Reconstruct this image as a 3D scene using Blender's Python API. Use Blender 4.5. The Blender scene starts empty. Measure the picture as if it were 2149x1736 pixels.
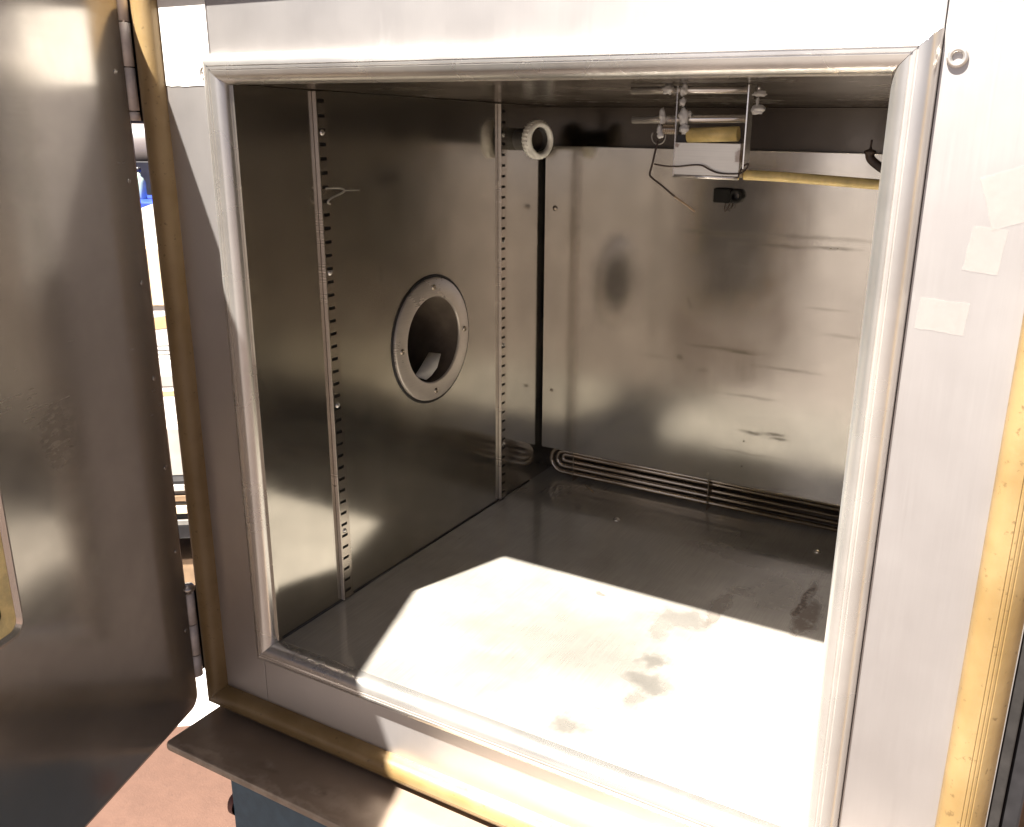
import bpy, math, random
from mathutils import Vector, Matrix, noise as mnoise
random.seed(7)
S = bpy.context.scene
COL = S.collection

# ------------------------------------------------------------------ camera
cam_d = bpy.data.cameras.new('camera')
cam = bpy.data.objects.new('camera', cam_d); COL.objects.link(cam); S.camera = cam
cam.location = (0.6948, -0.6406, 0.5606)
cam.rotation_euler = (math.radians(73.0652), math.radians(-0.9431), math.radians(28.5567))
cam_d.sensor_width = 36; cam_d.lens = 1864.58 / 2149 * 36
cam_d.shift_x = -0.0400; cam_d.shift_y = -0.0093
cam_d.clip_start = 0.01; cam_d.clip_end = 200

# ------------------------------------------------------------------ sky and sun
SUN = Vector((0.185, 0.535, -1.0)).normalized()
w = bpy.data.worlds.new('World'); S.world = w; w.use_nodes = True
nt = w.node_tree
sky = nt.nodes.new('ShaderNodeTexSky'); sky.sky_type = 'NISHITA'; sky.sun_disc = False
sky.sun_elevation = math.asin(-SUN.z); sky.sun_rotation = math.radians(199)
sky.dust_density = 1.0; sky.air_density = 0.05; sky.ozone_density = 0.3
bg = nt.nodes['Background']; nt.links.new(sky.outputs[0], bg.inputs[0]); bg.inputs[1].default_value = 0.05
sun_d = bpy.data.lights.new('sun', 'SUN'); sun_d.energy = 5.0; sun_d.angle = math.radians(0.8); sun_d.color = (1.0, 0.95, 0.87)
sun = bpy.data.objects.new('sun', sun_d); COL.objects.link(sun)
sun.rotation_euler = SUN.to_track_quat('-Z', 'Y').to_euler()
S.view_settings.view_transform = 'Standard'; S.view_settings.look = 'None'
S.view_settings.exposure = 2.5; S.view_settings.gamma = 1.0; S.view_settings.use_curve_mapping = False
S.render.engine = 'CYCLES'
S.cycles.use_denoising = True
S.cycles.max_bounces = 12; S.cycles.glossy_bounces = 10; S.cycles.diffuse_bounces = 6
S.cycles.sample_clamp_indirect = 8; S.cycles.blur_glossy = 0.3

# ------------------------------------------------------------------ measures (metres)
W, D1, D2, H = 0.5953, 0.6013, 0.65, 0.6
ZB, ZT = 0.0534, 0.5423                 # baffle panel
HC, CC = 0.0171, 0.0137                 # trim height, half width
GL, GR, GB, GT = -0.0939, 0.6927, -0.091, 0.691   # gasket inner edges
GW = 0.034
BL, BR, BB, BT = GL - GW, GR + GW, GB - GW, GT + GW
LEDGE = -0.1285
GROUND = -0.9

# ------------------------------------------------------------------ material helpers
class N:
    def __init__(s, name):
        s.m = bpy.data.materials.new(name); s.m.use_nodes = True
        s.t = s.m.node_tree; s.t.nodes.clear()
        s.out = s.n('OutputMaterial'); s._co = None
    def n(s, typ, ins=None, **kw):
        nd = s.t.nodes.new('ShaderNode' + typ)
        for k, v in kw.items(): setattr(nd, k, v)
        for k, v in (ins or {}).items():
            sk = nd.inputs[k]
            if isinstance(v, bpy.types.NodeSocket): s.t.links.new(v, sk)
            else: sk.default_value = v
        return nd
    def co(s):
        if s._co is None:
            s._co = s.n('NewGeometry').outputs['Position']
        return s._co
    def mp(s, scale=(1, 1, 1), loc=(0, 0, 0), rot=(0, 0, 0)):
        return s.n('Mapping', {'Vector': s.co(), 'Scale': scale, 'Location': loc, 'Rotation': rot}).outputs[0]
    def noise(s, scale=5, detail=4, rough=.6, stretch=(1, 1, 1), loc=(0, 0, 0), dist=0):
        return s.n('TexNoise', {'Vector': s.mp(stretch, loc), 'Scale': scale, 'Detail': detail, 'Roughness': rough, 'Distortion': dist}).outputs['Fac']
    def math(s, op, a, b=0.0, c=None, clamp=False):
        ins = {0: a, 1: b}
        if c is not None: ins[2] = c
        return s.n('Math', ins, operation=op, use_clamp=clamp).outputs[0]
    def ramp(s, f, lo, hi, a=0.0, b=1.0):
        return s.n('MapRange', {0: f, 1: lo, 2: hi, 3: a, 4: b}, clamp=True, interpolation_type='SMOOTHSTEP').outputs[0]
    def mixc(s, f, a, b):
        nd = s.n('Mix', data_type='RGBA')
        for i, v in ((0, f), (6, a), (7, b)):
            if isinstance(v, bpy.types.NodeSocket): s.t.links.new(v, nd.inputs[i])
            else: nd.inputs[i].default_value = (*v, 1) if isinstance(v, tuple) and len(v) == 3 else v
        return nd.outputs[2]
    def bump(s, h, strength=.2, dist=.001):
        return s.n('Bump', {'Height': h, 'Strength': strength, 'Distance': dist}).outputs[0]
    def blobs(s, lst, warp=.01, wscale=40, edge=.35, wdir=(1, 1, 1)):
        """soft mask of ragged ellipses: (centre xyz, radii xyz, strength)"""
        wn = s.n('TexNoise', {'Vector': s.co(), 'Scale': wscale, 'Detail': 3, 'Roughness': .55}).outputs['Color']
        off = s.n('VectorMath', {0: wn, 1: (.5, .5, .5)}, operation='SUBTRACT').outputs[0]
        off = s.n('VectorMath', {0: off, 1: tuple(warp * 2 * d for d in wdir)}, operation='MULTIPLY').outputs[0]
        p = s.n('VectorMath', {0: s.co(), 1: off}, operation='ADD').outputs[0]
        tot = None
        for c, r, k in lst:
            q = s.n('VectorMath', {0: p, 1: tuple(c)}, operation='SUBTRACT').outputs[0]
            q = s.n('VectorMath', {0: q, 1: tuple(r)}, operation='DIVIDE').outputs[0]
            L = s.n('VectorMath', {0: q}, operation='LENGTH').outputs['Value']
            mk = s.ramp(L, 1 - edge, 1 + edge, k, 0.0)
            tot = mk if tot is None else s.math('MAXIMUM', tot, mk)
        return tot
    def done(s, shader):
        s.t.links.new(shader, s.out.inputs[0]); return s.m

def plain(name, col, rough=.5, metal=0.0, var=.15, nscale=30, bump=0.0, bscale=200, **kw):
    k = N(name)
    f = k.noise(nscale, 5)
    c = k.mixc(k.ramp(f, .3, .7), tuple(x * (1 - var) for x in col), tuple(min(1, x * (1 + var)) for x in col))
    ins = {'Base Color': c, 'Roughness': rough, 'Metallic': metal}
    if bump: ins['Normal'] = k.bump(k.noise(bscale, 4), bump)
    ins.update(kw)
    return k.done(k.n('BsdfPrincipled', ins).outputs[0])

def steel(name, col=(.56, .52, .47), rough=.2, matte=.12, matte_col=(.45, .43, .4), wavy=.05, grain=(1, 1, 60), stains=None, marks=None, mark_col=(.09, .075, .055), rvar=.08, stain_drop=.8, cvar=.1, brk_noise=(70, 4, .7, (1, 1, 3)), rub=0.0, rub_col=(.2, .16, .12), rub_dir=(1.5, 1, 26)):
    """worn sheet stainless: a mirror-like lobe plus a dull scratched lobe"""
    k = N(name)
    g = k.noise(12, 2, .5, grain)
    sm = k.noise(6, 5, .6)
    r = k.math('ADD', k.ramp(sm, .3, .7, rough - rvar, rough + rvar), k.math('MULTIPLY', k.math('SUBTRACT', g, .5), .05))
    h = k.math('MULTIPLY', k.noise(3.2, 1, .4), 6.0)
    nrm = k.bump(h, wavy, .004)
    c = k.mixc(k.ramp(k.noise(9, 5, .65), .35, .7), tuple(x * (1 - cvar) for x in col), tuple(min(1, x * (1 + cvar * .7)) for x in col))
    mc = k.mixc(k.ramp(k.noise(14, 3, .6, grain), .3, .7), tuple(x * .85 for x in matte_col), matte_col)
    fac = k.ramp(k.noise(5, 5, .6, loc=(3, 1, 2)), .3, .75, matte * .8, matte * 1.2)
    if stains is not None:
        st = None
        for d_ in (stains if isinstance(stains, list) else [stains]):
            b_ = k.blobs(**d_); st = b_ if st is None else k.math('MAXIMUM', st, b_)
        mc = k.mixc(st, mc, tuple(x * (1 - stain_drop) for x in matte_col))
    if marks is not None:
        mk = k.blobs(**marks)
        brk = k.ramp(k.noise(*brk_noise), .22, .50)
        mk = k.math('MULTIPLY', mk, brk)
        fac = k.math('MAXIMUM', fac, k.math('MULTIPLY', mk, .68))
        mc = k.mixc(mk, mc, mark_col)
    if rub:
        rb = k.math('MULTIPLY', k.ramp(k.noise(3.2, 7, .72, rub_dir, (5, 2, 7)), .60, .72), k.ramp(k.noise(5, 4, .6, loc=(9, 4, 1)), .42, .62))
        rb = k.math('MULTIPLY', rb, rub)
        mc = k.mixc(rb, mc, rub_col); fac = k.math('MAXIMUM', fac, rb)
    metal = k.n('BsdfPrincipled', {'Base Color': c, 'Metallic': 1.0, 'Roughness': r, 'Normal': nrm}).outputs[0]
    dull = k.n('BsdfDiffuse', {'Color': mc, 'Roughness': .6, 'Normal': nrm}).outputs[0]
    mx = k.n('MixShader', {0: fac, 1: metal, 2: dull})
    return k.done(mx.outputs[0])

M = {}
M['flange'] = steel('brushed stainless front', (.545, .52, .505), .46, .10, (.56, .53, .53), .003, (60, 1, 1), cvar=.03, rvar=.03, rub=.22, rub_col=(.34, .32, .31), rub_dir=(7, 1, 1.6))
M['wall'] = steel('liner side sheet', (.545, .515, .46), .145, .08, (.36, .33, .28), .16, (1, 1, 30), rvar=.05, rub=.25, rub_dir=(1, 2, 20),
    marks=dict(lst=[((0, .205, .395), (.02, .003, .012), .8), ((0, .33, .19), (.02, .002, .03), .3), ((0, .12, .05), (.02, .02, .006), .4)], warp=.006))
panel_marks = [((.30, D1, .4285), (.075, .02, .0045), .75), ((.42, D1, .431), (.09, .02, .0035), .65), ((.27, D1, .428), (.02, .02, .004), .8), ((.37, D1, .4165), (.06, .02, .0030), .8), ((.45, D1, .4185), (.035, .02, .0026), .85),
    ((.31, D1, .262), (.065, .02, .0034), .8), ((.335, D1, .2595), (.03, .02, .0028), .95), ((.20, D1, .236), (.035, .02, .0024), .6), ((.40, D1, .243), (.055, .02, .0028), .7), ((.35, D1, .195), (.045, .02, .0026), .65),
    ((.365, D1, .1405), (.020, .02, .0034), 1), ((.398, D1, .1435), (.018, .02, .003), 1), ((.405, D1, .1375), (.016, .02, .0026), 1), ((.36, D1, .107), (.06, .02, .002), .5),
    ((.255, D1, .325), (.003, .02, .013), .9), ((.243, D1, .24), (.0045, .02, .0045), .9), ((.252, D1, .30), (.0026, .02, .010), .6), ((.45, D1, .335), (.035, .02, .0024), .5), ((.48, D1, .30), (.035, .02, .003), .5),
    ((.315, D1, .345), (.0022, .02, .03), .45), ((.28, D1, .225), (.008, .02, .003), .7), ((.33, D1, .385), (.05, .02, .0022), .4), ((.22, D1, .395), (.012, .02, .01), .25)]
M['panel'] = steel('baffle sheet', (.725, .69, .625), .165, .11, (.52, .48, .41), .05, (30, 1, 1), rvar=.05, rub=.4, brk_noise=(22, 6, .75, (1, 1, 8)), mark_col=(.13, .10, .06), marks=dict(lst=panel_marks, warp=.016, wscale=60, wdir=(1, 1, .16), edge=.8))
M['dark_liner'] = steel('dark liner sheet', (.125, .107, .088), .22, .12, (.05, .04, .03), .04, (1, 60, 1))  # rear wall and roof, darker base colour than the side sheet
floor_st = [((.385, .275, 0), (.034, .022, .05), 1), ((.372, .245, 0), (.014, .03, .05), .8), ((.388, .175, 0), (.014, .017, .05), 1), ((.398, .135, 0), (.026, .016, .05), 1),
    ((.40, .10, 0), (.012, .02, .05), .8), ((.358, .031, 0), (.017, .014, .05), 1)]
floor_cloud = [((.27, .19, 0), (.085, .05, .09), .42), ((.32, .16, 0), (.06, .055, .09), .45), ((.22, .15, 0), (.06, .03, .09), .35), ((.235, .07, 0), (.05, .022, .09), .4), ((.38, .255, 0), (.05, .035, .09), .45)]
floor_mk = [((.414, .33, 0), (.010, .05, .05), .6), ((.43, .38, 0), (.018, .012, .05), .5), ((.504, .395, 0), (.008, .06, .05), 1), ((.515, .36, 0), (.014, .05, .05), .9), ((.47, .40, 0), (.03, .05, .05), .35), ((.42, .48, 0), (.10, .02, .05), .4),
    ((.274, .284, 0), (.008, .004, .05), .5)]
M['floor'] = steel('liner floor sheet', (.49, .46, .40), .15, .28, (.66, .62, .56), .05, (60, 1, 1), rvar=.05,
    stains=[dict(lst=floor_st, warp=.020, wscale=48, edge=.55), dict(lst=floor_cloud, warp=.06, wscale=14, edge=.8)], marks=dict(lst=floor_mk, warp=.012), mark_col=(.10, .055, .035), stain_drop=.48, rub=.45, rub_col=(.26, .22, .17), rub_dir=(3, 9, 1))
M['trim'] = steel('aluminium trim', (.78, .75, .71), .27, .15, (.68, .66, .63), 0.0, (1, 1, 1), rvar=.04, mark_col=(.12, .10, .08), marks=dict(lst=[((.42, -.012, .6045), (.06, .02, .0035), .6), ((.52, -.012, .606), (.05, .02, .006), .6), ((.20, -.012, .603), (.07, .02, .003), .4), ((.05, -.012, .603), (.04, .02, .003), .5), ((.0, -.01, .0), (.03, .02, .02), .4)], warp=.01, wscale=60, edge=.8))
M['trim_dirty'] = M['trim']
M['door'] = steel('door skin', (.46, .425, .385), .21, .22, (.46, .42, .38), .0, (1, 1, 30), rvar=.06,
    marks=dict(lst=[((-.075, -.178, .285), (.03, .03, .045), .7), ((-.06, -.19, .20), (.05, .05, .012), .3)], warp=.02, wscale=20, edge=.7), rub=.3, rub_col=(.55, .5, .44), rub_dir=(14, 14, 1))
k = N('amber silicone')
c = k.mixc(k.ramp(k.noise(14, 3), .3, .7), (.20, .128, .050), (.265, .182, .085))
c = k.mixc(k.math('MULTIPLY', k.ramp(k.noise(160, 3, .6), .62, .72), .55), c, (.07, .04, .015))
M['gasket'] = k.done(k.n('BsdfPrincipled', {'Base Color': c, 'Roughness': .42, 'Subsurface Weight': .08, 'Subsurface Radius': (.012, .006, .002), 'Subsurface Scale': .4, 'Normal': k.bump(k.noise(300, 3), .15)}).outputs[0])
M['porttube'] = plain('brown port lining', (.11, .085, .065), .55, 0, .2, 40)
M['rail'] = steel('pilaster strip', (.72, .66, .60), .3, .4, (.62, .55, .48), .02)
M['hinge'] = plain('pale worn hinge', (.74, .66, .60), .45, 0, .12, 60, .1)
M['railface'] = steel('pilaster face', (.50, .45, .39), .2, .1, (.3, .27, .23), .02)
M['black'] = plain('black rubber', (.018, .016, .015), .55, 0, .3, 60, .2)
M['matt_black'] = plain('sooty black plastic', (.010, .009, .008), .8, 0, .3, 60, .3, **{'Specular IOR Level': .2})
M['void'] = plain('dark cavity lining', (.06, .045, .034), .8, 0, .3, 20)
M['shell'] = plain('grey painted shell', (.085, .08, .075), .45, 0, .1, 20, .1)
M['ledge'] = steel('dusty base plate', (.36, .31, .26), .40, .62, (.34, .26, .20), .03, (1, 1, 1), stains=dict(lst=[((.02, -.055, LEDGE), (.02, .006, .05), .5), ((.10, -.05, LEDGE), (.03, .008, .05), .5)], warp=.012, edge=.6), marks=dict(lst=[((-.06, -.074, LEDGE), (.06, .006, .05), .9), ((.04, -.076, LEDGE), (.09, .004, .05), .7), ((.02, -.052, LEDGE), (.010, .006, .05), .7), ((.09, -.050, LEDGE), (.02, .006, .05), .6), ((.13, -.055, LEDGE), (.03, .01, .05), .6), ((-.05, -.06, LEDGE), (.05, .012, .05), .4)], warp=.022, wscale=40, edge=1.0), mark_col=(.58, .46, .36))
M['tube'] = steel('heater tube', (.66, .57, .46), .2, .1, (.2, .17, .13), .03)
M['chrome'] = steel('bright rod', (.85, .82, .77), .16, .25, (.6, .57, .52), .01, rvar=.03)
M['bracket'] = steel('bracket sheet', (.84, .81, .73), .30, .5, (.84, .81, .72), .03, marks=dict(lst=[((.472, .08, .545), (.003, .02, .006), 1), ((.419, .08, .553), (.003, .02, .002), 1)], warp=.003, wscale=300), mark_col=(.22, .10, .04))
M['white_plastic'] = plain('white nylon', (.84, .82, .76), .45, 0, .06, 60, .1)
M['glue'] = plain('white sealant', (.60, .59, .56), .35, 0, .1, 200, .3, 300)
M['yellow'] = plain('yellow sleeve', (.68, .52, .20), .28, 0, .2, 60, .15)
M['wire'] = plain('dark wire', (.05, .03, .02), .5, 0, .3, 100)
M['wire_tan'] = plain('bare tan wire', (.36, .25, .15), .45, 0, .2, 100)
M['wire_grey'] = plain('grey wire', (.45, .42, .37), .4, .6, .2, 100)
M['paper'] = plain('paper', (.78, .76, .72), .7, 0, .04, 60)
M['card'] = plain('cardboard', (.55, .38, .20), .75, 0, .12, 30)
M['cream'] = plain('cream paper', (.72, .58, .40), .7, 0, .08, 20)
M['greycard'] = plain('grey card', (.42, .38, .34), .7, 0, .08, 20)
M['bluepaint'] = plain('blue cabinet paint', (.045, .095, .14), .5, 0, .12, 60, .25, 500)
M['rust'] = plain('reddish brown paint', (.16, .045, .03), .5, 0, .3, 80)
M['blueplastic'] = plain('blue plastic', (.03, .07, .55), .35, 0, .2, 20)
M['tank'] = plain('grey painted tank', (.15, .125, .12), .45, 0, .12, 8)
M['purple'] = plain('slate strap', (.08, .07, .13), .5, 0, .2, 20)
M['bottle'] = plain('pale green glass', (.35, .45, .38), .15, 0, .1, 20)
M['wood'] = plain('worn board', (.26, .17, .10), .7, 0, .3, 12)
M['board_grey'] = plain('grey board', (.20, .19, .175), .6, 0, .25, 12)
M['darkmetal'] = plain('dark steel', (.025, .024, .026), .4, .3, .3, 30)
M['glass'] = plain('dark glass', (.03, .03, .03), .08, 0, .1, 10)
k = N('clear tape')
M['tape'] = k.done(k.n('MixShader', {0: k.ramp(k.noise(45, 3, .5), .3, .8, .09, .17), 1: k.n('BsdfTransparent').outputs[0], 2: k.n('BsdfPrincipled', {'Base Color': (.42, .40, .37, 1), 'Roughness': .28, 'Normal': k.bump(k.noise(120, 3), .4)}).outputs[0]}).outputs[0])
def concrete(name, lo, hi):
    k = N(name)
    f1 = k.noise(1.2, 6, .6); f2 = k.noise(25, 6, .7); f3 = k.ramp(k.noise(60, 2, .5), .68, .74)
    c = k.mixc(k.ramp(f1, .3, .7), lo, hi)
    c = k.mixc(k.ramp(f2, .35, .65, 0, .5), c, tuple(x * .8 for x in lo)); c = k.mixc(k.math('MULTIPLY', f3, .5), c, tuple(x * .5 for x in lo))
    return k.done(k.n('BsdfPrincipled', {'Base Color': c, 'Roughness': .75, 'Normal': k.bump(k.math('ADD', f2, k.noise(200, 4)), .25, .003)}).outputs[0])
M['ground'] = concrete('shade darkened concrete', (.034, .021, .016), (.046, .029, .022))  # front shade put into the base colour, which also cuts the bounce
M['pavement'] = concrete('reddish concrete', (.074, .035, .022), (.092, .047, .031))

# ------------------------------------------------------------------ mesh helpers
class MB:
    def __init__(s): s.v = []; s.f = []; s.sm = []
    def face(s, pts, smooth=False):
        b = len(s.v); s.v += [Vector(p) for p in pts]; s.f.append(tuple(range(b, b + len(pts)))); s.sm.append(smooth)
    def add(s, vs, fs, smooth=False):
        b = len(s.v); s.v += [Vector(p) for p in vs]
        for f in fs: s.f.append(tuple(b + i for i in f)); s.sm.append(smooth)
    def box(s, x0, x1, y0, y1, z0, z1, T=None):
        vs = [Vector((x, y, z)) for x in (x0, x1) for y in (y0, y1) for z in (z0, z1)]
        if T: vs = [T(*p) for p in vs]
        s.add(vs, [(0, 1, 3, 2), (4, 6, 7, 5), (0, 4, 5, 1), (2, 3, 7, 6), (0, 2, 6, 4), (1, 5, 7, 3)])
        return s
    def prism(s, poly, z0, z1, T):
        """poly in (a,b); extruded along third coordinate through T(a,b,c)"""
        n = len(poly)
        vs = [T(a, b, z0) for a, b in poly] + [T(a, b, z1) for a, b in poly]
        s.add(vs, [tuple(range(n - 1, -1, -1)), tuple(range(n, 2 * n))] + [(i, (i + 1) % n, n + (i + 1) % n, n + i) for i in range(n)])
        return s
    def tube(s, path, r, n=12, smooth=True, caps=True, closed=False):
        P = [Vector(p) for p in path]; m = len(P)
        rr = r if isinstance(r, (list, tuple)) else [r] * m
        up = None; rings = []
        for i, p in enumerate(P):
            if closed: t = (P[(i + 1) % m] - P[i - 1]).normalized()
            else: t = (P[min(i + 1, m - 1)] - P[max(i - 1, 0)]).normalized()
            if up is None:
                up = Vector((0, 0, 1)) if abs(t.z) < .9 else Vector((1, 0, 0))
            a = (up - t * up.dot(t)).normalized(); up = a; b = t.cross(a)
            rings.append([p + (a * math.cos(2 * math.pi * j / n) + b * math.sin(2 * math.pi * j / n)) * rr[i] for j in range(n)])
        vs = [p for ring in rings for p in ring]; fs = []
        for i in range(m if closed else m - 1):
            k2 = (i + 1) % m
            fs += [(i * n + j, i * n + (j + 1) % n, k2 * n + (j + 1) % n, k2 * n + j) for j in range(n)]
        s.add(vs, fs, smooth)
        if caps and not closed:
            s.face(list(reversed(rings[0]))); s.face(rings[-1])
        return s
    def lathe(s, prof, c, axis, n=48, smooth=True, closed=False):
        """prof: (r, h) revolved about axis through c"""
        ax = Vector(axis).normalized(); u = ax.orthogonal().normalized(); v = ax.cross(u); c = Vector(c)
        m = len(prof); vs = []
        for r, h in prof:
            vs += [c + ax * h + (u * math.cos(2 * math.pi * j / n) + v * math.sin(2 * math.pi * j / n)) * r for j in range(n)]
        fs = [(i * n + j, i * n + (j + 1) % n, ((i + 1) % m) * n + (j + 1) % n, ((i + 1) % m) * n + j) for i in range(m if closed else m - 1) for j in range(n)]
        s.add(vs, fs, smooth); return s
    def blob(s, c, r, seed=0, amp=.35, n=14):
        c = Vector(c); r = Vector(r); vs = []; fs = []
        for i in range(n + 1):
            th = math.pi * i / n
            for j in range(n):
                ph = 2 * math.pi * j / n
                d = Vector((math.sin(th) * math.cos(ph), math.sin(th) * math.sin(ph), math.cos(th)))
                kk = 1 + amp * mnoise.noise(d * 1.9 + Vector((seed * 3.1, seed, 0)))
                vs.append(c + Vector((d.x * r.x, d.y * r.y, d.z * r.z)) * kk)
        for i in range(n):
            fs += [(i * n + j, (i + 1) * n + j, (i + 1) * n + (j + 1) % n, i * n + (j + 1) % n) for j in range(n)]
        s.add(vs, fs, True); return s
    def build(s, name, mat, parent=None, bevel=0, solid=0, loc=None):
        """one mesh object; vertices are given in world space"""
        if loc is None: loc = parent['_w'] if parent else (0, 0, 0)
        loc = Vector(loc)
        me = bpy.data.meshes.new(name)
        me.from_pydata([tuple(p - loc) for p in s.v], [], s.f)
        me.polygons.foreach_set('use_smooth', s.sm)
        import bmesh
        bm = bmesh.new(); bm.from_mesh(me); bmesh.ops.remove_doubles(bm, verts=bm.verts, dist=1e-6)
        bmesh.ops.recalc_face_normals(bm, faces=bm.faces); bm.to_mesh(me); bm.free()
        me.materials.append(M[mat]); me.update()
        o = bpy.data.objects.new(name, me); COL.objects.link(o)
        o['_w'] = tuple(loc)
        if parent:
            o.parent = parent; o.location = loc - Vector(parent['_w'])
        else: o.location = loc
        if solid:
            md = o.modifiers.new('sheet', 'SOLIDIFY'); md.thickness = solid; md.offset = 0
        if bevel:
            md = o.modifiers.new('edge', 'BEVEL'); md.width = bevel; md.segments = 2; md.limit_method = 'ANGLE'
            for p in me.polygons: p.use_smooth = False
        return o
def empty(name, loc, label, cat, group=None):
    o = bpy.data.objects.new(name, None); COL.objects.link(o); o.location = loc; o['_w'] = tuple(loc)
    o.empty_display_size = .05
    return tag(o, label, cat, group)
def tag(o, label, cat, group=None):
    o['label'] = label; o['category'] = cat
    if group: o['group'] = group
    return o
def Box(name, b, mat, parent=None, bevel=0, T=None):
    return MB().box(*b, T=T).build(name, mat, parent, bevel)
def arc(cx, cy, r, a0, a1, n=6):
    return [(cx + r * math.cos(math.radians(a0 + (a1 - a0) * i / n)), cy + r * math.sin(math.radians(a0 + (a1 - a0) * i / n))) for i in range(n + 1)]
def rrect(x0, x1, y0, y1, r, n=6):
    return arc(x0 + r, y0 + r, r, 180, 270, n) + arc(x1 - r, y0 + r, r, 270, 360, n) + arc(x1 - r, y1 - r, r, 0, 90, n) + arc(x0 + r, y1 - r, r, 90, 180, n)

# ------------------------------------------------------------------ ground
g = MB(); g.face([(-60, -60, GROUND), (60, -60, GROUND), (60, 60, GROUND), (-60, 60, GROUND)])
go = g.build('ground', 'ground'); go['kind'] = 'structure'  # darker than the slab behind; shade painted into its colour
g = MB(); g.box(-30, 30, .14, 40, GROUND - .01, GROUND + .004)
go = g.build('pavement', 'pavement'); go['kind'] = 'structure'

# ------------------------------------------------------------------ the chamber
ch = empty('test_chamber', (.3, .33, LEDGE - .011), 'stainless steel test chamber with its thick door swung open, on the blue cabinet', 'test chamber')

# outer shell: five slabs round the liner, open to the front
sh = MB()
sh.box(BL, BL + .008, .005, .76, BB, BT); sh.box(BR - .008, BR, .005, .76, BB, BT)
sh.box(BL + .009, BR - .009, .005, .76, BT - .008, BT); sh.box(BL + .009, BR - .009, .005, .76, BB, BB + .008)
sh.box(BL + .009, BR - .009, .75, .76, BB + .009, BT - .009)
sh.build('outer_shell', 'shell', ch, .001)

# front flange: sheet panels with hairline seams, opening left free
X0, X1, Z0, Z1 = -2 * CC, W + 2 * CC, -2 * CC, H + 2 * CC
fl = MB(); i_ = .012
fl.box(BL, X0 - .0004, 0, .004, BB, BT); fl.box(X1 + .0004, BR, 0, .004, BB, BT)
fl.box(X0 + .0003, X1 - .0003, 0, .004, Z1 - i_, BT); fl.box(X0 + .0003, X1 - .0003, 0, .004, BB, Z0 + i_)
fl.box(X0, -.004, .0006, .0036, Z0 + i_ + .0002, Z1 - i_ - .0002); fl.box(W + .004, X1, .0006, .0036, Z0 + i_ + .0002, Z1 - i_ - .0002)
fl.build('front_flange', 'flange', ch, .0004)

# moulded trim round the opening, mitred at the corners
def half_oval():
    P = [(.0003, -.0012)]
    for i in range(0, 31):
        a = math.pi * i / 30
        P.append((CC - CC * math.cos(a) * (abs(math.cos(a)) ** -.15 if abs(math.cos(a)) > .02 else 1), HC * math.sin(a) ** .8 if 0 < a < math.pi else 0))
    # two narrow grooves cut in the crest
    out = []
    for s_, p in P: out.append((s_, p))
    res = []
    for s_, p in out:
        if CC - .0035 < s_ < CC + .0035: continue
        res.append((s_, p))
    crest = [(CC - .0034, HC * .985), (CC - .0024, HC * 1.0), (CC - .0020, HC - .0011), (CC - .0013, HC - .0011), (CC - .0009, HC), (CC + .0009, HC), (CC + .0013, HC - .0011), (CC + .0020, HC - .0011), (CC + .0024, HC), (CC + .0034, HC * .985)]
    idx = next(i for i, (s_, p) in enumerate(res) if s_ > CC)
    return res[:idx] + crest + res[idx:]
def frame_strips(name, prof, x0, x1, z0, z1, mat, parent, smooth_skip=()):
    """prof (outward, protrusion) swept along each side of the rectangle"""
    gap = .0002
    for side in range(4):
        m = MB(); A = []; B = []
        for s_, p in prof:
            if side == 0: a, b = (x0 - s_, -p, z0 - s_ + gap), (x0 - s_, -p, z1 + s_ - gap)
            elif side == 1: a, b = (x1 + s_, -p, z0 - s_ + gap), (x1 + s_, -p, z1 + s_ - gap)
            elif side == 2: a, b = (x0 - s_ + gap, -p, z1 + s_), (x1 + s_ - gap, -p, z1 + s_)
            else: a, b = (x0 - s_ + gap, -p, z0 - s_), (x1 + s_ - gap, -p, z0 - s_)
            A.append(a); B.append(b)
        n = len(prof)
        SEG = 1
        m.add(A + B, [(i, i + 1, n + i + 1, n + i) for i in range(n - 1)], True)
        m.face(A); m.face(B)
        o = m.build(name, mat, parent)
        md = o.modifiers.new('crease', 'EDGE_SPLIT'); md.split_angle = math.radians(28)
frame_strips('trim_strip', half_oval(), 0, W, 0, H, 'trim', ch)

gp = [(0, -.001), (.0005, .006), (.002, .0105), (.005, .0140), (.009, .0158), (.013, .0160), (.0165, .0157), (.0172, .0146), (.0178, .0151), (.0194, .0146), (.0201, .0134), (.0207, .0140), (.0220, .0132), (.0227, .0120), (.0233, .0126), (.0250, .0112), (.028, .0082), (.031, .0045), (.0338, -.001)]
frame_strips('door_gasket', gp, GL, GR, GB, GT, 'gasket', ch)

# liner: left wall with the port hole
PY, PZ, PR = .3065, .294, .058
lw = MB()
angs = sorted(set([2 * math.pi * i / 64 for i in range(64)] + [math.atan2(z - PZ, y - PY) % (2 * math.pi) for y in (0, D2) for z in (0, H)]))
inn, outr = [], []
for a in angs:
    cy, cz = math.cos(a), math.sin(a)
    inn.append((0, PY + PR * cy, PZ + PR * cz))
    t = min([((D2 - PY) / cy if cy > 1e-9 else 9), ((0 - PY) / cy if cy < -1e-9 else 9), ((H - PZ) / cz if cz > 1e-9 else 9), ((0 - PZ) / cz if cz < -1e-9 else 9)])
    outr.append((0, PY + t * cy, PZ + t * cz))
n = len(angs)
lw.add(inn + outr, [(i, (i + 1) % n, n + (i + 1) % n, n + i) for i in range(n)])
lw.box(-.0005, .0032, -.0035, .0015, .0006, H - .0006)
lw.build('side_wall', 'wall', ch)
rw = MB(); rw.box(W, W + .002, 0, D2, 0, H); rw.build('side_wall', 'wall', ch)
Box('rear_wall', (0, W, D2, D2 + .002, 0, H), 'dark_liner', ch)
Box('liner_roof', (0, W, .0, D2, H + .0006, H + .0026), 'dark_liner', ch)
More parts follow.
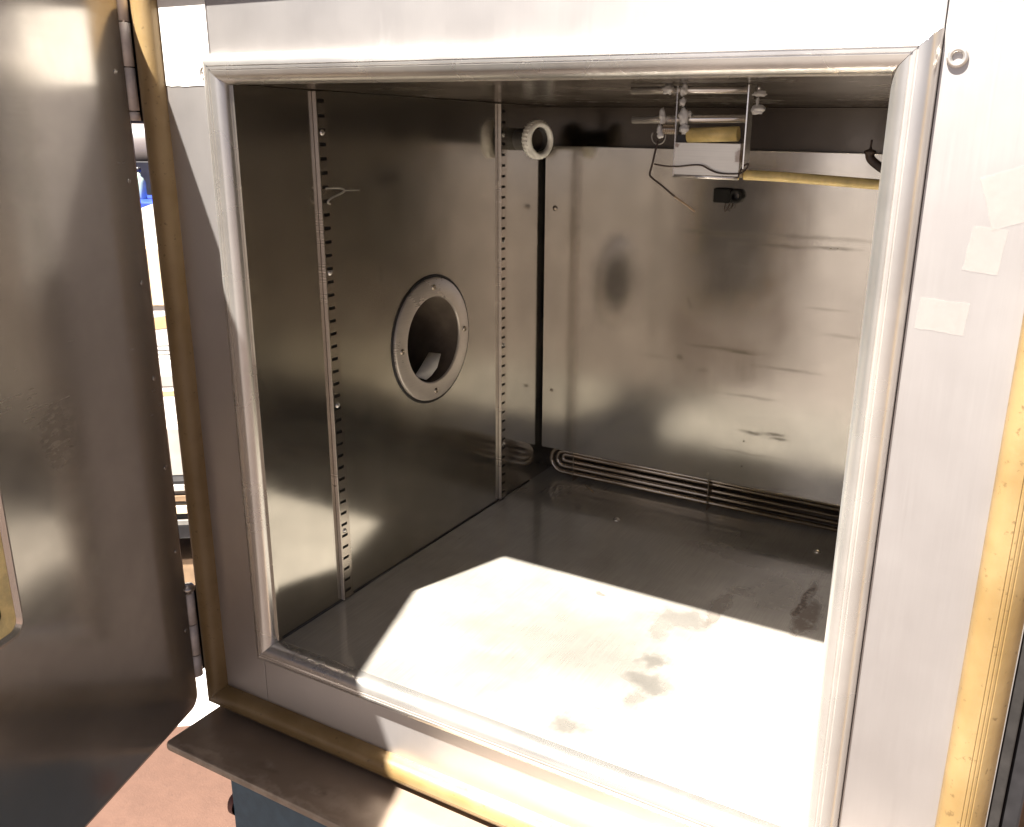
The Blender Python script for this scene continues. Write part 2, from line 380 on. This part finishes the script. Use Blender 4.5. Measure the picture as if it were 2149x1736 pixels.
fo = MB(); fo.box(.0, W, .0005, D2, -.002, 0); fo.build('liner_floor', 'floor', ch)
# thin caulk line in the floor corner
MB().tube([(.0008, .004, .0006), (.0008, .57, .0006)], .0012, 6).build('floor_seam', 'black', ch)

# baffle sheet in front of the rear wall, with folded edges
bp = MB(); bp.box(.0065, W - .0065, D1, D1 + .0016, ZB, ZT)
bp.box(.0065, .008, D1 + .0018, D1 + .014, ZB, ZT); bp.box(.0065, W - .0065, D1 + .0018, D1 + .012, ZT - .0015, ZT)
bpo = bp.build('baffle_panel', 'panel', ch, .0005)
for x, z, r in ((.0249, .4495, .0042), (.024, .155, .0028), (.57, .4495, .0042), (.30, .062, .002), (.352, .125, .0012), (.352, .085, .0012)):
    MB().lathe([(0, -.0022), (r * .6, -.0019), (r, -.0006), (r, 0)], (x, D1, z), (0, 1, 0), 16).build('rivet', 'tube', bpo)

# slotted shelf rails
def rail(y0):
    m = MB(); d = .0050; wd = .0175; q = .0036
    sy0, sy1 = y0 + .0040, y0 + .0140
    m.box(q - .0010, q, y0 + .0013, sy0, .002, H - .001); m.box(q - .0010, q, sy1, y0 + wd, .002, H - .001)
    m.box(.0003, q, y0 + wd + .0001, y0 + wd + .0009, .002, H - .001)
    z = .002; nxt = .0105
    while nxt + .005 < H - .004:
        m.box(q - .0010, q, sy0, sy1, z, nxt); z = nxt + .0036; nxt += .0148
    m.box(q - .0010, q, sy0, sy1, z, H - .001)
    o = m.build('shelf_rail', 'railface', ch)
    MB().box(.0003, d, y0, y0 + .0012, .002, H - .001).build('rail_lip', 'rail', o, .0003)
    bk = MB(); bk.box(.0004, .0010, sy0 - .002, sy1 + .002, .004, H - .004); bk.build('slot_shade', 'black', o)  # black strip added behind the slots to paint their hollow dark
    for z in (.085, .245, .40, .55):
        MB().lathe([(0, .0018), (.0024, .0013), (.0034, 0)], (q, y0 + .009, z + .0075), (1, 0, 0), 14).build('rail_screw', 'chrome', o)
for y in (.1045, .4735): rail(y)

# access port: flange ring, tube through the insulation, plug
pr = MB().lathe([(PR, 0), (PR, .003), (PR + .0015, .0042), (PR + .022, .0042), (PR + .0245, .0026), (PR + .025, .0)], (0.0004, PY, PZ), (1, 0, 0), 72)
pro = pr.build('port_ring', 'rail', ch); pro.modifiers.new('crease', 'EDGE_SPLIT').split_angle = math.radians(35)
MB().lathe([(PR + .025, .0002), (PR + .0285, .0009), (PR + .029, 0)], (0.0004, PY, PZ), (1, 0, 0), 72).build('sealant_bead', 'black', pro)
for a in (90, 182, 270, 2):
    y, z = PY + (PR + .0125) * math.cos(math.radians(a)), PZ + (PR + .0125) * math.sin(math.radians(a))
    MB().lathe([(.0, .0012), (.0014, .0012), (.0016, .0020), (.0034, .0014), (.004, 0)], (.0047, y, z), (1, 0, 0), 16).build('screw', 'tube', pro)
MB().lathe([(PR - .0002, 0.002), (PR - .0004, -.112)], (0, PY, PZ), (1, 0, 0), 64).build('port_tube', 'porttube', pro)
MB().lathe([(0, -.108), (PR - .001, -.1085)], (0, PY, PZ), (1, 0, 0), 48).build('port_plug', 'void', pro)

# ribbed white nozzle near the rear corner
nz = MB(); cN = Vector((0, .529, .5515))
AX = Vector((1, -.30, 0)).normalized()
nz.lathe([(.0180, .034), (.0180, .048), (.0195, .0500), (.0225, .0505), (.0255, .0480), (.0265, .042), (.0258, .036), (.023, .033)], cN, AX, 60, True, True)
nzo = nz.build('air_nozzle', 'white_plastic', ch)
rb = MB(); eu = Vector((0, 0, 1)); ev = AX.cross(eu)
for j in range(30):
    a = 2 * math.pi * j / 30; off = (eu * math.cos(a) + ev * math.sin(a)) * .0260
    rb.tube([cN + AX * .036 + off, cN + AX * .0468 + off], .0011, 6)
rb.build('grip_ribs', 'white_plastic', nzo)
MB().lathe([(.0155, -.006), (.0155, .046)], cN, AX, 32).build('pipe', 'shell', nzo)
MB().lathe([(0, .036), (.0179, .0365)], cN, AX, 32).build('nozzle_mouth', 'void', nzo)

# heater tubes under the baffle: nested hairpins
for i, (r, y) in enumerate(((.0218, .616), (.0135, .622), (.0056, .628))):
    zc = .031; path = [(W - .01, y, zc - r)]
    x0 = .040
    path += [(x0 + .01, y, zc - r)] + [(x0 - r * math.sin(math.radians(a)), y, zc - r * math.cos(math.radians(a))) for a in range(0, 181, 15)] + [(x0 + .01, y, zc + r), (W - .01, y, zc + r)]
    MB().tube(path, .0037, 14).build('heater_tube', 'tube', ch)
for x in (.064, .30): MB().box(x, x + .0015, .606, .634, .0003, .056).build('tube_hanger', 'tube', ch)
for (x, y) in ((.4853, .5468), (.195, .50)):
    MB().lathe([(0, .0035), (.003, .0030), (.0052, .0012), (.0058, 0)], (x, y, .0002), (0, 0, 1), 18).build('floor_screw', 'chrome', ch)
# two eyelet washers on the flange
for x, z in ((-.0355, .6109), (.6324, .6102)):
    MB().tube([(x + .0048 * math.cos(2 * math.pi * j / 24), -.0012, z + .0048 * math.sin(2 * math.pi * j / 24)) for j in range(24)], .0017, 8, closed=True).build('eyelet', 'trim', ch)

# base plate the chamber sits on
bpl = MB()
poly = rrect(-.116, .745, -.080, .74, .006, 5)
bpl.prism(poly, LEDGE - .011, LEDGE, lambda a, b, c: Vector((a, b, c)))
bpl.build('base_plate', 'ledge', ch, .0035)
# rubber edge and grey latch rail on the far side of the shell
Box('edge_seal', (BR + .0005, BR + .0085, .004, .05, BB + .01, BT - .01), 'black', ch, .001)
Box('latch_rail', (BR + .009, BR + .022, .012, .06, BB + .01, BT - .01), 'darkmetal', ch, .002)

# ------------------------------------------------------------------ the door
A = Vector((-.128, -.018, 0)); dU = Vector((.3215, -.947, 0)).normalized(); nW = Vector((.947, .3215, 0)).normalized()
def DT(u, z, w_): return A + dU * u + nW * w_ + Vector((0, 0, z))
DZ0, DZ1, DL = -.117, .702, .80
outline = rrect(.0005, DL, DZ0, DZ1, .014, 6)
dr = MB(); dr.prism(outline, -.058, 0, DT)
door = dr.build('door', 'door', ch, .0015)
ein = rrect(-.0028, DL + .0028, DZ0 - .0028, DZ1 + .0028, .016, 6)
e = MB(); e.prism(ein, -.030, -.0022, DT); e.build('edge_band', 'black', door)
for i in range(8):
    z = .6114 - .1037 * i
    if z < DZ0 + .02: break
    c = DT(.0165 - .0012 * i, z, .0002)
    MB().lathe([(0, .0005), (.0008, .0005), (.0010, .0010), (.0022, .0007), (.0027, 0)], c, nW, 14).build('skin_screw', 'door', door)
# window set in the door
wo = rrect(.2430, .62, .1275, .52, .014, 6); wi = rrect(.2515, .6115, .136, .5115, .010, 6); wi2 = rrect(.264, .599, .1485, .499, .008, 6)
def ring(m, a, b, wa, wb):
    n = len(a); m.add([DT(u, z, wa) for u, z in a] + [DT(u, z, wb) for u, z in b], [(i, (i + 1) % n, n + (i + 1) % n, n + i) for i in range(n)])
m = MB(); wm = [((a[0] + b[0]) / 2, (a[1] + b[1]) / 2) for a, b in zip(wo, wi)]
ring(m, wo, wo, .0002, .003); ring(m, wo, wm, .003, .0055); ring(m, wm, wi, .0055, .003); ring(m, wi, wi, .003, .0002)
m.build('window_frame', 'trim', door)
m = MB(); ring(m, wi, wi2, .0026, .0010); ring(m, wi2, wi2, .0010, .0002); m.build('window_sealant', 'yellow', door)
m = MB(); m.prism(wi2, .0003, .0006, DT); m.build('window_pane', 'glass', door)
# hinges: knuckled barrels with their leaves
def hinge(z0, z1, pin):
    h = MB(); z = z1
    c = DT(-.0068, 0, -.002)
    while z > z0 + .004:
        zb = max(z - .0405, z0)
        h.tube([(c.x, c.y, zb), (c.x, c.y, z)], .0066, 20); z = zb - .0014
    ho = h.build('hinge', 'hinge', ch)
    lf = MB(); lf.box(-.0075, -.0035, -.034, -.006, z0, z1, T=lambda a, b, zz: DT(a, zz, b)); 
    lf.box(-.1405, -.1355, -.012, .055, z0, z1); lf.box(-.1355, -.1285, .02, .05, z0, z1)
    lf.build('hinge_leaf', 'black', ho)
    pn = MB(); pn.tube([(c.x, c.y, z0 + .001), (c.x, c.y, z1 + (.008 if pin else .001))], .0036, 12)
    if pin: pn.lathe([(0, .012), (.006, .011), (.0085, .007), (.0085, .004), (0, .004)], (c.x, c.y, z1), (0, 0, 1), 20)
    pn.build('hinge_pin', 'rail', ho)
hinge(.566, .70, False); hinge(-.082, .030, True)

# ------------------------------------------------------------------ instrument bracket under the roof
Y = .08
br = empty('instrument_bracket', (.445, Y, H), 'bright sheet metal instrument bracket with chrome rods hanging under the dark chamber roof', 'bracket')
m = MB(); m.box(.4172, .4732, Y, Y + .001, .5285, .5552); m.box(.4172, .4182, Y + .001, Y + .018, .5285, .5552); m.box(.4722, .4732, Y + .001, Y + .018, .5285, .5552)
m.build('bracket_box', 'bracket', br, .0003)
m = MB(); m.tube([(.4172, Y + .001, .5285), (.4732, Y + .001, .5285)], .0017, 10); m.build('bottom_lip', 'chrome', br)
for x, zb in ((.4178, .5285), (.4768, .536)):
    MB().box(x - .0005, x + .0005, Y - .001, Y + .013, zb, H - .0005).build('side_strap', 'chrome', br)
MB().tube([(.3762, Y + .006, .5728), (.4762, Y + .006, .5745)], [.0031, .0031], 20).build('rod', 'chrome', br)
MB().tube([(.3752, Y + .004, .5962), (.4750, Y + .004, .5962)], .0031, 20).build('rod', 'chrome', br)
MB().tube([(.4265, Y + .006, .5610), (.4690, Y + .006, .5628)], [.0058, .0058], 20).build('yellow_sleeve', 'yellow', br)
MB().box(.4185, .4262, Y + .002, Y + .010, .5552, .5615).build('sleeve_clamp', 'black', br)
# spring-wound sensor left of the box, with a loop of wire
p = []
for j in range(90):
    a = 2 * math.pi * j / 12; p.append((.4045 + .012 * j / 90, Y + .006 + .0035 * math.cos(a), .5655 + .0035 * math.sin(a)))
MB().tube(p, .0006, 6).build('sensor_spring', 'tube', br)
p = [(.4012 + .0062 * math.cos(math.radians(a)), Y + .004, .5595 + .0062 * math.sin(math.radians(a))) for a in range(150, 380, 15)]
MB().tube(p, .0005, 6).build('wire_loop', 'wire_grey', br)
sd = 0
for c, r in (((.4222, Y + .001, .5962), (.0035, .003, .0042)), ((.4224, Y, .5868), (.0028, .002, .0032)), ((.4234, Y + .001, .5752), (.0040, .003, .0066)), ((.4245, Y + .002, .5660), (.0042, .003, .0040)), ((.4270, Y + .003, .5775), (.0026, .002, .0022)),
             ((.4040, Y + .003, .5752), (.0026, .004, .0056)), ((.4022, Y + .003, .5655), (.0022, .003, .0036)), ((.4035, Y + .003, .5612), (.0030, .003, .0028)), ((.408, Y + .003, .5968), (.006, .004, .0036)),
             ((.4848, Y + .003, .5930), (.0052, .004, .0022)), ((.4842, Y + .003, .5812), (.0056, .004, .0034)), ((.4835, Y + .003, .5868), (.0012, .002, .0032))):
    sd += 1; MB().blob(c, r, sd, .55).build('sealant_dab', 'glue', br)
MB().tube([(.4838, Y + .003, .5945), (.4838, Y + .003, H)], .0016, 8).build('hanger_stud', 'chrome', br)
sp = lambda pts, k=6: [sum(((Vector(pts[max(i - 1, 0)]) * (-.5 * t + t * t - .5 * t ** 3) + Vector(pts[i]) * (1 - 2.5 * t * t + 1.5 * t ** 3) + Vector(pts[i + 1]) * (.5 * t + 2 * t * t - 1.5 * t ** 3) + Vector(pts[min(i + 2, len(pts) - 1)]) * (-.5 * t * t + .5 * t ** 3)) for _ in (0,)), Vector()) for i in range(len(pts) - 1) for t in [j / k for j in range(k)]] + [Vector(pts[-1])]
MB().tube(sp([(.4018, Y + .002, .5560), (.4005, Y, .5480), (.3985, Y, .5380), (.3965, Y, .5295), (.3985, Y, .5262), (.4080, Y, .5200), (.4190, Y + .002, .5115)]), .0009, 8).build('drop_wire', 'wire', br)
MB().tube(sp([(.4190, Y + .002, .5115), (.4280, Y + .003, .5060), (.4372, Y + .004, .4998)]), .0008, 8).build('bare_wire_end', 'wire_tan', br)
MB().tube(sp([(.4010, Y - .002, .5375), (.4110, Y - .003, .5362), (.4225, Y - .003, .5362), (.4340, Y - .003, .5376), (.4430, Y - .003, .5376), (.4500, Y - .003, .5345), (.4575, Y - .003, .5322), (.4690, Y - .003, .5318), (.4760, Y, .5330), (.4795, Y + .002, .5370), (.4800, Y + .002, .5400), (.4765, Y, .5375), (.4745, Y - .002, .5320), (.4742, Y - .002, .5290)]), .0007, 8).build('lead_wire', 'wire', br)
hz = MB().tube(sp([(.4738, .092, .5308), (.50, .098, .5302), (.54, .10, .5286), (.5945, .102, .5262)]), .0040, 14).build('amber_hose', 'yellow')
tag(hz, 'thin amber hose running from the bright bracket to the trim at right', 'hose')

# black cable end by the right trim
cb = MB().tube(sp([(.5700, .10, .5600), (.5698, .10, .5520), (.5702, .10, .5470), (.5740, .10, .5430), (.5830, .10, .5375), (.5945, .10, .5340)]), [.0008] * 5 + [.0012, .0042, .0046, .0042, .0036, .0034, .0034] + [.0034] * 19, 10).build('hooked_cable', 'wire')
tag(cb, 'short black hooked cable beside the right trim, above the amber hose', 'cable')

# black connector on the baffle, hanging below the bracket
tb = empty('terminal_block', (.302, D1, .470), 'small black terminal block with a round hole, fixed on the rear steel panel', 'terminal block')
m = MB(); m.box(.2835, .3065, D1 - .012, D1 - .0002, .4715, .4905)
for j in range(7): m.box(.2815, .2835, D1 - .010, D1 - .002, .473 + .0026 * j, .4745 + .0026 * j)
for j in range(6): m.box(.2845 + .0036 * j, .2865 + .0036 * j, D1 - .010, D1 - .003, .4905, .4918)
m.build('housing', 'matt_black', tb, .0006)
m = MB(); m.lathe([(.0052, 0), (.0052, .011), (.0092, .011), (.0098, .009), (.0098, 0)], (.3145, D1 - .0003, .4815), (0, -1, 0), 28); m.build('lug', 'matt_black', tb)
MB().tube(sp([(.3000, D1 - .007, .4715), (.2995, D1 - .009, .4650), (.3010, D1 - .009, .4600), (.3040, D1 - .008, .4650), (.3070, D1 - .007, .4710)]), .0008, 8).build('pigtail', 'wire', tb)
MB().tube(sp([(.3105, D1 - .006, .4712), (.3100, D1 - .007, .4670), (.3080, D1 - .007, .4635)]), .0007, 8).build('pigtail', 'wire', tb)

# bent wire clip hooked in the front rail
cl = MB().tube(sp([(.0098, .1130, .4830), (.0110, .1080, .4850), (.0125, .112, .4895), (.0165, .125, .4945), (.0172, .1285, .4975), (.015, .124, .4995), (.010, .112, .5000), (.0092, .108, .4995)]), .0010, 8)
cl.tube([(.0172, .1285, .4970), (.020, .150, .4968)], .0006, 6)
tag(cl.build('wire_clip', 'wire_grey'), 'thin bent wire clip hooked into the slotted rail nearest the door', 'clip')

# curled strip of card lying in the port
cu = MB()
ea = [Vector((-.008, .2764, .2485)), Vector((-.014, .2929, .2524)), Vector((-.022, .3147, .2579)), Vector((-.030, .3391, .2653))]
eb = [Vector((-.004, .2970, .2395)), Vector((-.006, .3116, .2420)), Vector((-.006, .3253, .2505)), Vector((-.008, .3367, .2667))]
for i in range(3): cu.face([ea[i], eb[i], eb[i + 1], ea[i + 1]], True)
tag(cu.build('card_strip', 'paper', solid=.0012), 'curled pale card strip lying inside the round access port', 'card strip')

# wire crumb on the floor near the heater
tag(MB().tube([(.0938, .5985, .0012), (.118, .578, .0012)], .0008, 8).build('wire_offcut', 'wire_tan'), 'short straight wire offcut lying on the floor near the heater tubes', 'wire')

# ------------------------------------------------------------------ things stuck to the flange
ps = MB(); pts = [(-.0932, .6000), (-.085, .5990), (-.075, .5994), (-.066, .5986), (-.055, .5992), (-.04, .5996), (-.0315, .5998), (-.0282, .6030), (-.0282, .6735), (-.0282, .690), (-.0932, .690)]
ps.prism(pts, -.0006, -.0002, lambda a, b, c: Vector((a, c, b)))
tag(ps.build('paper_sticker', 'paper'), 'white paper sticker with a ragged lower edge on the flange beside the left gasket', 'sticker')
def tape(c, wx, hz, rot, label):
    m = MB(); r = math.radians(rot); P = []
    edge = [(-.5 + i / 8, -.5) for i in range(8)] + [(.5, -.5 + i / 6) for i in range(6)] + [(.5 - i / 8, .5) for i in range(8)] + [(-.5, .5 - i / 6) for i in range(6)]
    for a, b in edge:
        a = a * wx + random.uniform(-.0004, .0004); b = b * hz + random.uniform(-.0004, .0004)
        P.append((c[0] + a * math.cos(r) - b * math.sin(r), c[1] + a * math.sin(r) + b * math.cos(r)))
    m.prism(P, -.0005, -.0002, lambda a, b, c_: Vector((a, c_, b)))
    tag(m.build('tape_piece', 'tape'), label, 'tape', 'clear tape pieces on the flange')
tape((.6735, .5265), .026, .034, 20, 'tilted clear tape piece, highest of those beside the right trim')
tape((.6650, .4930), .021, .029, -6, 'upright clear tape piece, between the tilted one and the wide one')
tape((.6450, .4480), .031, .0215, -3, 'wide clear tape piece, lowest and closest to the right trim')

# ------------------------------------------------------------------ blue cabinet underneath
bc = empty('blue_cabinet', (.3, .25, GROUND), 'blue grey painted steel cabinet carrying the chamber', 'cabinet')
Box('cabinet_body', (-.018, .68, -.073, .62, GROUND + .03, LEDGE - .0113), 'bluepaint', bc, .003)
Box('plinth', (-.008, .67, -.055, .60, GROUND, GROUND + .0298), 'darkmetal', bc)
MB().lathe([(0, .012), (.011, .011), (.0145, .007), (.0145, 0)], (-.0182, -.060, -.188), (-1, 0, 0), 24).build('side_knob', 'rust', bc)

# ------------------------------------------------------------------ things seen through the gap behind the door
def gapT(cx, cy, rz=-53):
    r = math.radians(rz + 90); ca, sa = math.cos(r), math.sin(r)
    return lambda a, b, z: Vector((cx + a * ca - b * sa, cy + a * sa + b * ca, z))     # a across the view, b away from it
GX, GY = -1.24, .826
T = gapT(GX, GY)
rk = empty('storage_rack', (GX, GY, GROUND), 'dark steel rack stacked with grey and tan boards behind the chamber', 'rack')
m = MB()
for a in (-.34, .34):
    for b in (-.02, .40): m.box(a - .015, a + .015, b - .015, b + .015, GROUND + .004, -.462, T)
m.box(-.34, .34, -.03, .41, -.50, -.462, T); m.box(-.34, .34, -.03, .41, -.74, -.72, T)
m.build('rack_frame', 'darkmetal', rk, .002)
z = -.4615
for hgt, mt, ins in ((.014, 'board_grey', .0), (.018, 'darkmetal', .012), (.021, 'cream', .0), (.012, 'darkmetal', .01), (.016, 'wood', .004), (.013, 'board_grey', .012), (.016, 'greycard', .002), (.009, 'darkmetal', .01)):
    tag(Box('board', (-.30 + ins, .30 - ins, -.03 + ins, .36, z, z + hgt), mt, None, .001, T), {
        'board_grey': 'grey board in the stack on the dark rack', 'darkmetal': 'dark board in the stack on the dark rack', 'cream': 'cream board low in the stack on the dark rack', 'wood': 'brown board mid way in the stack on the dark rack', 'greycard': 'pale board near the top of the stack on the dark rack'}[mt], 'board', 'boards stacked on the dark rack'); z += hgt + .0006
ZS = z
tag(Box('storage_box', (-.26, .26, .02, .34, ZS, -.205), 'greycard', None, .002, T), 'pale grey box on top of the board stack behind the chamber', 'box')
bx = Box('cardboard_box', (-.22, .24, .06, .33, -.2045, -.035), 'paper', None, .002, T); tag(bx, 'white carton sealed with brown tape on the pale grey box', 'carton')
MB().box(-.2195, .2395, .0592, .0598, -.125, -.112, T).build('packing_tape', 'card', bx)
MB().box(-.03, .045, .0585, .0591, -.098, -.070, T).build('carton_label', 'greycard', bx)
wc = Box('carton', (-.20, .21, .075, .32, -.0345, .115), 'paper', None, .002, T)
m = MB(); m.prism([(-.2, .035), (.0, .055), (.21, .085), (.21, .112), (.0, .088), (-.2, .06)], .0742, .0748, lambda a, b, c: T(a, c, b)); m.build('tan_band', 'card', wc)
for q in range(4): MB().box(-.19, .2, .0743, .0747, -.028 + .012 * q, -.0268 + .012 * q, T).build('printed_line', 'darkmetal', wc)
tag(wc, 'white carton with a slanted tan band in the middle of the tall stack', 'carton', 'white cartons stacked behind the door gap')
cbx = Box('carton', (-.23, .20, .07, .32, .1155, .262), 'cream', None, .002, T); tag(cbx, 'cream carton on top of the tall white stack', 'carton')
m = MB(); m.prism([(-.14, .2625), (.13, .2625), (.10, .335), (-.005, .372), (-.13, .325)], .11, .115, lambda a, b, c: T(a, c, b)); tag(m.build('paper_sheet', 'paper'), 'white pointed sheet standing on the cream carton', 'paper')
# a bench behind them with a blue tote and a grey tank
T2 = gapT(-1.66, 1.14)
bn = empty('work_bench', (-1.66, 1.14, GROUND), 'dark bench standing behind the stacked cartons', 'bench')
MB().box(-.5, .5, -.04, .5, .23, .27, T2).box(-.5, .5, .36, .39, .2705, .45, T2).build('bench_top', 'darkmetal', bn, .003)
for a in (-.46, .46):
    for b in (0, .46): MB().box(a - .02, a + .02, b - .02, b + .02, GROUND + .004, .2295, T2).build('leg', 'darkmetal', bn)
tt = empty('blue_tote', tuple(T2(0, .1, .27)), 'bright blue plastic tote on the dark bench', 'tote')
MB().box(-.2, .2, 0, .28, .2705, .325, T2).build('tub', 'blueplastic', tt, .006); MB().box(-.21, .21, -.01, .29, .3255, .347, T2).build('rim', 'blueplastic', tt, .004)
T3 = gapT(-1.95, 1.36)
tk = empty('grey_tank', tuple(T3(0, .2, GROUND)), 'grey horizontal tank with a slate cover strip behind the blue tote', 'tank')
m = MB(); m.tube([T3(-.6, .2, .485), T3(.6, .2, .485)], .11, 40); m.build('tank_shell', 'tank', tk)
MB().box(-.55, .55, .12, .30, .597, .64, T3).build('top_cover', 'purple', tk, .004)
for a in (-.5, .4): MB().box(a, a + .1, .1, .3, GROUND + .004, .40, T3).build('saddle', 'darkmetal', tk)
bt = empty('glass_bottle', tuple(T2(-.02, .12, .348)), 'small pale green bottle standing on the blue tote', 'bottle')
cB = T2(-.03, .12, .3475)
MB().lathe([(0, 0), (.016, 0), (.017, .003), (.017, .05), (.012, .062), (.006, .068), (.006, .080), (0, .080)], cB, (0, 0, 1), 24).build('bottle_body', 'bottle', bt)
MB().lathe([(0, .094), (.007, .094), (.0075, .0805), (0, .0805)], cB, (0, 0, 1), 20).build('cap', 'darkmetal', bt)
# brown scrap of wood lower down
tag(Box('wooden_crate', (-.20, .20, .0, .33, -.7195, -.575), 'wood', None, .003, T), 'brown wooden crate on the lower shelf of the dark rack', 'crate')
sh2 = MB(); sh2.box(-.30, .45, -.42, .42, GROUND + .0045, GROUND + .008, gapT(-1.3, .93)); tag(sh2.build('white_board', 'paper'), 'white sheet lying flat on the ground under the dark rack', 'sheet')

# ------------------------------------------------------------------ things to the right of the chamber
rs = empty('steel_stand', (.80, 1.0, GROUND), 'dark steel stand behind the right edge of the chamber', 'stand')
m = MB()
for x in (.72, 1.25):
    for y in (.95, 1.35): m.box(x, x + .03, y, y + .03, GROUND, -.20)
for z in (-.205, -.29): m.box(.72, 1.28, .945, .965, z, z + .022)
m.box(.72, 1.28, .965, 1.38, -.20, -.185)
m.build('stand_frame', 'darkmetal', rs, .002)
tag(Box('wooden_box', (.765, 1.2, 1.0, 1.3, GROUND + .002, -.36), 'wood', None, .004), 'dark brown wooden box under the steel stand', 'box')
m = MB(); m.prism([(.757, -.30), (.80, -.302), (.80, -.355)], .93, .94, lambda a, b, c: Vector((a, c, b))); tag(m.build('card_corner', 'cream'), 'cream card corner poking out at the right edge of the photo', 'card')

for o in bpy.data.objects:
    if '_w' in o: del o['_w']
